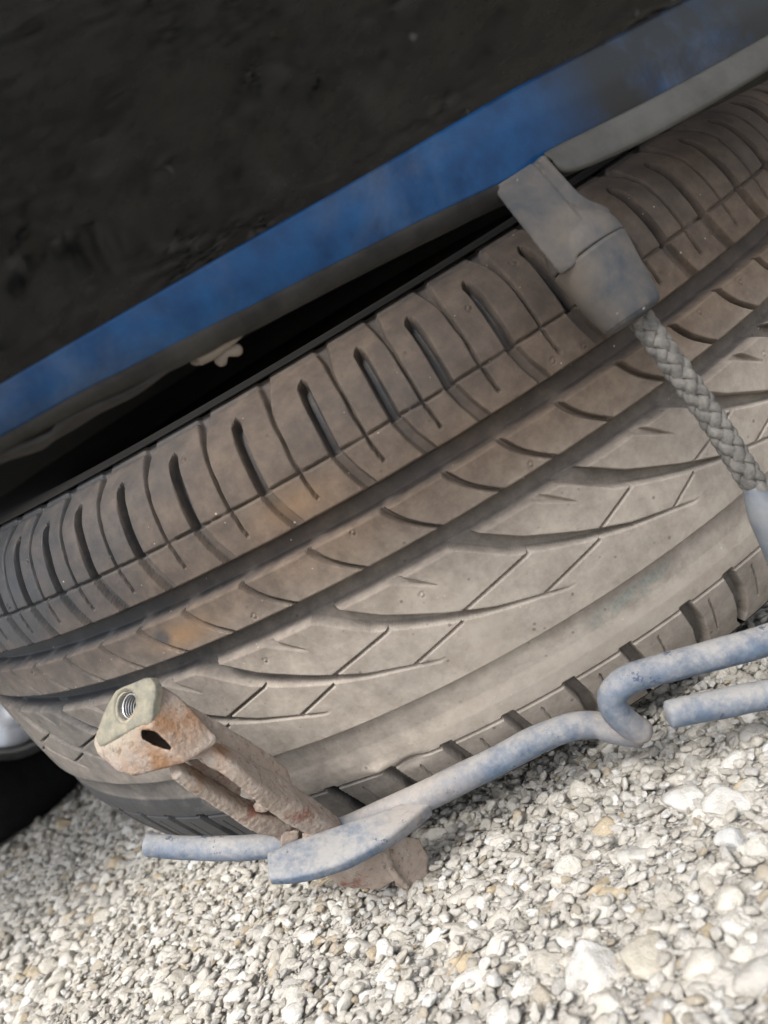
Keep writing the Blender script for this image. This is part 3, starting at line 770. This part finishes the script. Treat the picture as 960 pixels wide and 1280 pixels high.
def fuse(a, others):
    bm = bmesh.new(); bm.from_mesh(a.data)
    for q in others: bm.from_mesh(q.data)
    me = bpy.data.meshes.new(a.name); bm.to_mesh(me); bm.free(); m0 = a.data.materials[0]; a.data = me; me.materials.clear(); me.materials.append(m0)
    for q in others: bpy.data.objects.remove(q)
    return a
fuse(strap, [e1_, e2_]); bake(strap, [remesh(.0005), smooth(4)])
sweep('end_cap', [c4(505, 516, dC+.010), c4(600, 650, dC+.010), c4(690, 775, dC+.010), c4(706, 798, dC+.010)], [(.0126, .0118), (.0115, .0110), (.0100, .0100), (.0092, .0092)], CAPM, cordr, seg=48, cap=.16, up=tuple(CF))
# braided cord
cl_pts = catmull([P(790, 384, dC+.012), P(812, 414, dC+.012), P(848, 464, dC+.012), P(892, 526, dC+.013), P(930, 586, dC+.014), P(965, 640, dC+.015)], 60)
def braid():
    X = cl_pts; T = np.gradient(X, axis=0); T /= np.linalg.norm(T, axis=1)[:, None]
    Ls = np.concatenate([[0], np.cumsum(np.linalg.norm(np.diff(X, axis=0), axis=1))])
    n_ = int(Ls[-1]/.00035); ll = np.linspace(0, Ls[-1], n_)
    X = np.column_stack([np.interp(ll, Ls, X[:, i]) for i in range(3)]); T = np.gradient(X, axis=0); T /= np.linalg.norm(T, axis=1)[:, None]
    s = np.cross(T, np.array([0, 0, 1.])); s /= np.linalg.norm(s, axis=1)[:, None]; b = np.cross(s, T)
    k = 2*math.pi/.026; RR = .0028
    for sg in (1, -1):
        for j in range(4):
            ph = sg*k*ll+j*math.pi/2+(0 if sg > 0 else math.pi/4)
            # over-under: crossings happen 8 per turn
            rad = RR+.00055*np.sin(4*(ph)*1.0+(0 if sg > 0 else math.pi))*1.0
            C = X+(s*np.cos(ph)[:, None]+b*np.sin(ph)[:, None])*rad[:, None]
            TT = np.gradient(C, axis=0); TT /= np.linalg.norm(TT, axis=1)[:, None]
            nr_ = (C-X)/np.linalg.norm(C-X, axis=1)[:, None]; sd_ = np.cross(TT, nr_)
            V = []; sg_ = 10
            for q in range(sg_):
                a = 2*math.pi*q/sg_
                V.append(C+sd_*(math.cos(a)*.00185)+nr_*(math.sin(a)*.00105))
            V = np.stack(V, 1).reshape(-1, 3)-np.array(cordr.location)
            idx = np.arange(n_*sg_).reshape(n_, sg_); i2 = np.roll(idx, -1, axis=1)
            Q = np.stack([idx[:-1], i2[:-1], i2[1:], idx[1:]], -1).reshape(-1, 4)
            link('strand', np_mesh('strand', V, Q), ROPE, cordr)
    sweep('core', [Vector(p) for p in X[::40]], [.0026]*len(X[::40]), ROPE, cordr, seg=14, n=3)
braid()
sweep('lower_sleeve', [P(944, 612, dC+.014), P(958, 642, dC+.014), P(985, 700, dC+.016), P(1020, 760, dC+.02)], [.0036, .0054, .0060, .0062], SLEEVE, cordr, seg=36)

# ------------------------------------------------------------------ carrier: blue rods, rusty hook, foot
carrier = empty('wheel_carrier', Pz(470, 1110, 0)); tag(carrier, 'blue painted rod carrier with rusty hook bracket and nut, lowered onto the gravel', 'wheel carrier')
def rod(name, pts, rad, mud=(), **kw):
    o = sweep(name, pts, rad, BLUE, carrier, **kw)
    co = np.empty(len(o.data.vertices)*3, np.float32); o.data.vertices.foreach_get('co', co); co = co.reshape(-1, 3)+np.array(carrier.location)
    m = np.zeros(len(co))
    for c, rr in mud: m = np.maximum(m, np.clip(1.5-np.linalg.norm(co-np.array(c), axis=1)/rr, 0, 1))
    set_attr(o, 'mud', m); return o
dR = .300
rod('long_rod', [P(425, 1040, .318), P(462, 1026, .316), P(520, 1000, .312), (P(600, 962, .308)), P(665, 928, .304), P(710, 910, .301), P(742, 906, .298), P(766, 914, .294), P(800, 922, .290)],
    [.0055, .0057, .0059, .0057, .0055, .0053, .0052, .0047, .0036], mud=[(P(500, 1005, .312), .02), (P(560, 985, .31), .014), (P(780, 918, .292), .012)])
rod('bent_rod', [P(1060, 768, .272), P(960, 800, .272), P(880, 822, .273), P(820, 838, .274), P(785, 850, .275), P(766, 868, .277), P(770, 889, .279), P(787, 906, .281), P(801, 914, .282)],
    [.0054, .0054, .0053, .0053, .0052, .0052, .0051, .0050, .0048], mud=[(P(795, 912, .282), .008)], cap=.8)
rod('short_rod', [P(1060, 848, .268), P(960, 868, .268), P(890, 882, .268), P(838, 893, .268)], [.0051, .0051, .0050, .0048], cap=.3)
rod('cross_rod', [P(185, 1056, .325), P(240, 1060, .322), P(300, 1060, .319), P(345, 1056, .317), P(400, 1048, .315), P(440, 1036, .316)], [.0045, .0047, .0048, .0050, .0048, .0040], cap=.35)
rod('paddle', [P(338, 1086, .294), P(372, 1077, .295), P(425, 1060, .298), P(478, 1038, .302), P(510, 1021, .306), P(535, 1008, .309)],
    [(.0058, .0026), (.0082, .0030), (.0088, .0032), (.0070, .0036), (.0048, .0040), (.0024, .0034)], mud=[(P(520, 1012, .306), .016)], flat=True, seg=36, up=tuple((Vector((0, -.55, 1))).normalized()), cap=.3)
g1 = lambda x, y, d: P(100+x/3.2, 820+y/3.2, d)
def attrs(o, **kw):
    co = np.empty(len(o.data.vertices)*3, np.float32); o.data.vertices.foreach_get('co', co); co = co.reshape(-1, 3)+np.array(carrier.location)
    for nm in ('red', 'orange', 'zinc'):
        v = np.zeros(len(co))
        for c, rr in kw.get(nm, ()): v = np.maximum(v, np.clip(1.6-np.linalg.norm(co-np.array(c), axis=1)/rr, 0, 1))
        set_attr(o, nm, v)
# head of the hook: folded steel box
head = hull_obj('hook_head', [g1(52, 345, .274), g1(70, 395, .272), g1(150, 140, .273), g1(275, 92, .271), g1(320, 118, .267), g1(285, 285, .259),
                              g1(400, 165, .269), g1(545, 318, .270), g1(548, 350, .269), g1(425, 425, .263), g1(340, 440, .266), g1(215, 482, .268), g1(150, 460, .269),
                              g1(130, 160, .288), g1(420, 200, .286), g1(540, 330, .286), g1(400, 420, .284), g1(160, 440, .284)], RUST, carrier)
cut = hull_obj('cut', [g1(243, 292, .24), g1(300, 300, .24), g1(352, 345, .24), g1(382, 385, .24), g1(300, 358, .24), g1(250, 330, .24),
                       g1(243, 292, .278), g1(300, 300, .278), g1(352, 345, .278), g1(382, 385, .278), g1(300, 358, .278), g1(250, 330, .278)], RUST, carrier)
# through-hole for the bolt
fc = g1(185, 200, .2655); fn_ = (g1(150, 140, .273)-g1(52, 345, .274)).cross(g1(285, 285, .259)-g1(52, 345, .274)).normalized()
if fn_.dot(CAM-fc) < 0: fn_ = -fn_
def face_pt(x, y):      # a point on the nut's face
    o0 = g1(52, 345, .274); d = g1(x, y, 1.0)-CAM; t = (o0-CAM).dot(fn_)/d.dot(fn_); return CAM+d*t
fc = face_pt(182, 200)
bmh = bmesh.new(); bmesh.ops.create_cone(bmh, segments=40, radius1=.0047, radius2=.0047, depth=.030, cap_ends=True)
rm = fn_.to_track_quat('Z', 'Y').to_matrix().to_4x4()
bmesh.ops.transform(bmh, matrix=Matrix.Translation(fc-Vector(carrier.location)) @ rm, verts=bmh.verts)
mh = bpy.data.meshes.new('cuth'); bmh.to_mesh(mh); bmh.free(); cut2 = link('cuth', mh, RUST, carrier)
dg0 = bpy.context.view_layer; dg0.update()
bake(head, [remesh(.0007), smooth(3)])
def boolean(o, c):
    m = o.modifiers.new('b', 'BOOLEAN'); m.operation = 'DIFFERENCE'; m.object = c; m.solver = 'EXACT'
for c in (cut, cut2):
    boolean(head, c); bake(head, [])
bpy.data.objects.remove(cut); bpy.data.objects.remove(cut2)
bake(head, [remesh(.00055), smooth(2)])
head.data.update(); rough(head, .00022, 600, 1.0, .00035, 110)
attrs(head, orange=[(g1(360, 200, .267), .012), (g1(300, 230, .265), .008), (g1(300, 440, .266), .010)], zinc=[(face_pt(150, 230), .011)], red=[(g1(150, 430, .27), .006)])
# nut plate on the head, with a bored hole and bright threads
def nut_plate():
    outer = [(58, 350), (70, 290), (100, 215), (128, 160), (150, 132), (210, 105), (272, 82), (292, 96), (304, 128), (296, 200), (284, 268), (248, 284), (200, 306), (130, 345), (80, 368)]
    O = [face_pt(*p) for p in outer]
    hn = 40; e1 = (rm.to_3x3() @ Vector((1, 0, 0))); e2 = (rm.to_3x3() @ Vector((0, 1, 0)))
    H = [fc+(e1*math.cos(2*math.pi*k/hn)+e2*math.sin(2*math.pi*k/hn))*.0047 for k in range(hn)]
    # resample the outline by angle around the hole
    ang = lambda p: math.atan2((p-fc).dot(e2), (p-fc).dot(e1))
    OO = catmull(O+[O[0]], 12)[:-1]; A = np.array([ang(Vector(p)) for p in OO]); o_ = np.argsort(A); A = A[o_]; RD = np.array([(Vector(p)-fc).length for p in OO])[o_]
    bm = bmesh.new(); rings = []
    for lv, hh, rk in ((0, -.0030, .975), (1, -.0002, .965), (2, .0005, .90), (3, .0005, None), (4, -.0008, 'h'), (5, -.0050, 'h2')):
        rg = []
        for k in range(hn*2):
            a = 2*math.pi*k/(hn*2)-math.pi; Rk = np.interp(a, A, RD, period=2*math.pi)
            rad = Rk*rk if isinstance(rk, float) else (.0060 if rk is None else .0050 if rk == 'h' else .0043)
            rg.append(bm.verts.new(fc+(e1*math.cos(a)+e2*math.sin(a))*rad+fn_*hh-Vector(carrier.location)))
        rings.append(rg)
    n2 = hn*2
    for i in range(len(rings)-1):
        for k in range(n2): bm.faces.new((rings[i][k], rings[i][(k+1) % n2], rings[i+1][(k+1) % n2], rings[i+1][k]))
    bmesh.ops.recalc_face_normals(bm, faces=bm.faces)
    me = bpy.data.meshes.new('weld_nut'); bm.to_mesh(me); bm.free(); o = link('weld_nut', me, NUTM, carrier)
    m = o.modifiers.new('s', 'SUBSURF'); m.subdivision_type = 'SIMPLE'; m.levels = 2; bake(o, []); rough(o, .00018, 500)
    attrs(o, zinc=[(fc, .010)], orange=[(face_pt(60, 330), .004), (face_pt(285, 100), .003)])
    pts = []
    for k in range(5):
        ring = [fc+(e1*math.cos(a)+e2*math.sin(a))*.0042-fn_*(.0018+.0011*(k+a/6.283)) for a in np.linspace(0, 6.283, 25)]
        pts += ring[:-1]
    sweep('thread', pts, [.00042]*len(pts), THREAD, carrier, seg=8, n=1, wob=0)
    sweep('bore', [fc-fn_*.0082, fc-fn_*.0125], [.0048, .0048], DARK, carrier, seg=24, wob=0)
nut_plate()
# rails of the hook
def crust(o, amp=.0006, sc=300, seed=0., vs=.0006):
    bake(o, [remesh(vs), smooth(2)]); rough(o, amp, sc, seed, .0003, 110); return o
ur = sweep('upper_rail', [g1(475, 350, .275), g1(600, 428, .278), g1(700, 500, .285), g1(790, 560, .294), g1(900, 628, .304), g1(1010, 695, .312)],
           [(.0034, .0050), (.0031, .0060), (.0034, .0066), (.0046, .0066), (.0048, .0066), (.0040, .0050)], RUST, carrier, up=tuple(CF), flat=True, seg=28)
crust(ur, .00025, 600, 2)
attrs(ur, red=[(g1(860, 580, .30), .011)], orange=[(g1(560, 390, .275), .004)])
web = hull_obj('back_plate', [g1(430, 195, .276), g1(555, 262, .280), g1(770, 400, .298), g1(825, 455, .302), g1(832, 510, .303), g1(870, 570, .304), g1(700, 470, .288), g1(540, 372, .276), g1(440, 300, .274),
                              g1(430, 205, .284), g1(555, 268, .288), g1(775, 405, .304), g1(829, 460, .308), g1(829, 510, .309), g1(540, 375, .289)], FOOTM, carrier)
crust(web, .00025, 300, 3, .0006); attrs(web)
lr = sweep('lower_rail', [g1(385, 455, .272), g1(450, 496, .277), g1(540, 552, .284), g1(640, 612, .292), g1(740, 655, .300), g1(830, 668, .306)],
           [(.0024, .0034), (.0027, .0040), (.0028, .0040), (.0032, .0044), (.0044, .005), (.004, .004)], RUST, carrier, up=tuple(CF), flat=True, seg=24)
iw = hull_obj('inner_web', [g1(430, 420, .283), g1(500, 405, .283), g1(650, 500, .291), g1(640, 560, .292), g1(520, 520, .287), g1(430, 425, .286), g1(500, 410, .286), g1(650, 505, .294), g1(640, 560, .295), g1(520, 520, .290)], RUST, carrier)
crust(iw, .0003, 300, 4, .0005); attrs(iw, red=[(g1(600, 490, .29), .01)])
crust(lr, .00028, 600, 5); attrs(lr, orange=[(g1(450, 480, .277), .004)], red=[(g1(660, 610, .293), .007)])
base = hull_obj('hook_base', [g1(640, 590, .294), g1(790, 540, .298), g1(960, 612, .306), g1(1040, 700, .312), g1(1010, 745, .312), g1(880, 765, .308), g1(820, 760, .305), g1(735, 690, .300),
                              g1(650, 600, .304), g1(800, 545, .308), g1(970, 620, .316), g1(1050, 700, .322), g1(900, 760, .318), g1(740, 690, .31)], RUST, carrier)
crust(base, .00028, 500, 7); attrs(base, red=[(g1(860, 590, .302), .009), (g1(800, 690, .303), .004)])
kn = hull_obj('weld_lump', [g1(688, 600, .292), g1(720, 565, .291), g1(765, 572, .291), g1(778, 600, .292), g1(740, 625, .291), g1(700, 625, .292), g1(730, 595, .288), g1(735, 595, .298)], RUST, carrier)
crust(kn, .0004, 300, 9, .0004); attrs(kn)
for k, (a, b, c, d) in enumerate(((712, 700, 790, 768), (800, 705, 868, 762), (872, 712, 930, 758))):
    pl = hull_obj('clamp_band', [g1(a+88, b, .300), g1(c+88, b-4, .302), g1(c+86, d, .303), g1(a+92, d+2, .301), g1(a+88, b, .311), g1(c+88, b, .312), g1(c+86, d, .313), g1(a+92, d, .312)], FOOTM, carrier)
    crust(pl, .0003, 300, k+3, .0006); attrs(pl)
# foot under the paddle: bent peeling plate
f2 = lambda x, y, d: P(300+x/3.2, 900+y/3.2, d)
ft = hull_obj('foot_plate', [f2(330, 600, .316), f2(380, 565, .314), f2(520, 520, .311), f2(590, 490, .312), f2(625, 640, .311), f2(560, 680, .314), f2(400, 668, .318), f2(345, 625, .318), f2(480, 605, .310),
                             f2(400, 560, .338), f2(560, 500, .338), f2(600, 640, .338)], FOOTM, carrier)
crust(ft, .0004, 260, 11, .0007); attrs(ft, red=[(f2(440, 640, .32), .009)])
ft2 = hull_obj('foot_cheek', [f2(560, 490, .314), f2(640, 462, .317), f2(715, 474, .319), f2(756, 550, .320), f2(750, 650, .320), f2(700, 702, .319), f2(620, 660, .313), f2(585, 570, .314), f2(620, 480, .335), f2(740, 560, .335), f2(690, 690, .335)], FOOTM, carrier)
crust(ft2, .0004, 260, 13, .0007); attrs(ft2)
ft3 = sweep('foot_rib', [f2(555, 505, .313), f2(590, 560, .312), f2(620, 620, .311), f2(670, 670, .314)], [.0012, .0015, .0015, .0012], FOOTM, carrier, seg=16)
crust(ft3, .0004, 260, 15, .0006); attrs(ft3)

# ------------------------------------------------------------------ single larger stones
stones = [
 ((745, 1212), .024, (.5, .2, .3), 'white', 'large white angular stone at the bottom, right of the middle', .70),
 ((812, 1195), .021, (.1, .1, 1.2), 'cream', 'broad cream stone with a pale flat top beside the large white stone', .50),
 ((705, 1020), .013, (.2, .5, 2.2), 'cream', 'squarish tan stone lying below the bent blue rod', .40),
 ((920, 1052), .015, (.4, .1, .4), 'grey', 'lone light grey faceted stone near the right edge of the gravel', .55),
 ((855, 1000), .022, (.1, .3, 2.4), 'white', 'long pale stone slanting below the short blue rod', .52),
 ((915, 1005), .021, (.3, .2, .2), 'white', 'double lobed whitish stone at the right edge under the short blue rod', .60),
 ((792, 1068), .014, (.1, .1, .1), 'white', 'smooth bright white oval pebble in the middle of the right gravel', .74),
 ((622, 1050), .013, (.4, .3, .6), 'grey', 'blue grey slab of stone just right of the rusty foot plate', .42),
 ((105, 1100), .015, (.2, .2, .7), 'white', 'pale split stone left of the paddle end, below the cross rod', .58),
 ((153, 1218), .010, (.2, .2, .1), 'ochre', 'small ochre orange stone in the pale gravel at bottom left', .45),
]
GM = {}
for nm, c in (('white', ((.40, .385, .35), (.62, .61, .59))), ('cream', ((.38, .35, .29), (.56, .52, .45))), ('grey', ((.42, .42, .41), (.56, .56, .545))), ('ochre', ((.45, .31, .16), (.56, .44, .27)))):
    GM[nm] = mat_flat(nm+'_stone', c[0], c[1], 160, .92, .2, 0, 1.0)
for i, (px_, s, rt, kind, lb, _) in enumerate(stones):
    me = stone_mesh(900+i, 4, 22); me.materials.clear()
    for v in me.vertices: v.co *= s/2*.92
    o = link('stone', me, GM[kind]); o.location = Pz(*px_, s*.10); o.rotation_euler = rt
    tag(o, lb, 'stone')

# ------------------------------------------------------------------ dry stalks blown into the gravel
STALK = mat_flat('dry_straw', (.26, .20, .13), (.42, .35, .25), 200, .9)
for pts, lb in (([(302, 1168, .006), (322, 1152, .0085), (345, 1143, .006)], 'short dry brown stalk lying on the gravel below the paddle'),
                ([(398, 1108, .004), (408, 1100, .010), (420, 1094, .013)], 'thin straw poking out of the gravel at the left of the rusty foot'),
                ([(560, 1218, .007), (575, 1196, .0085), (583, 1180, .007)], 'curled reddish dry stalk in the open gravel at bottom centre')):
    o = sweep('dry_stalk', [Pz(*p) for p in pts], [.0004, .0006, .0004], STALK, None, seg=8, n=6, wob=.0006)
    tag(o, lb, 'dry stalk')
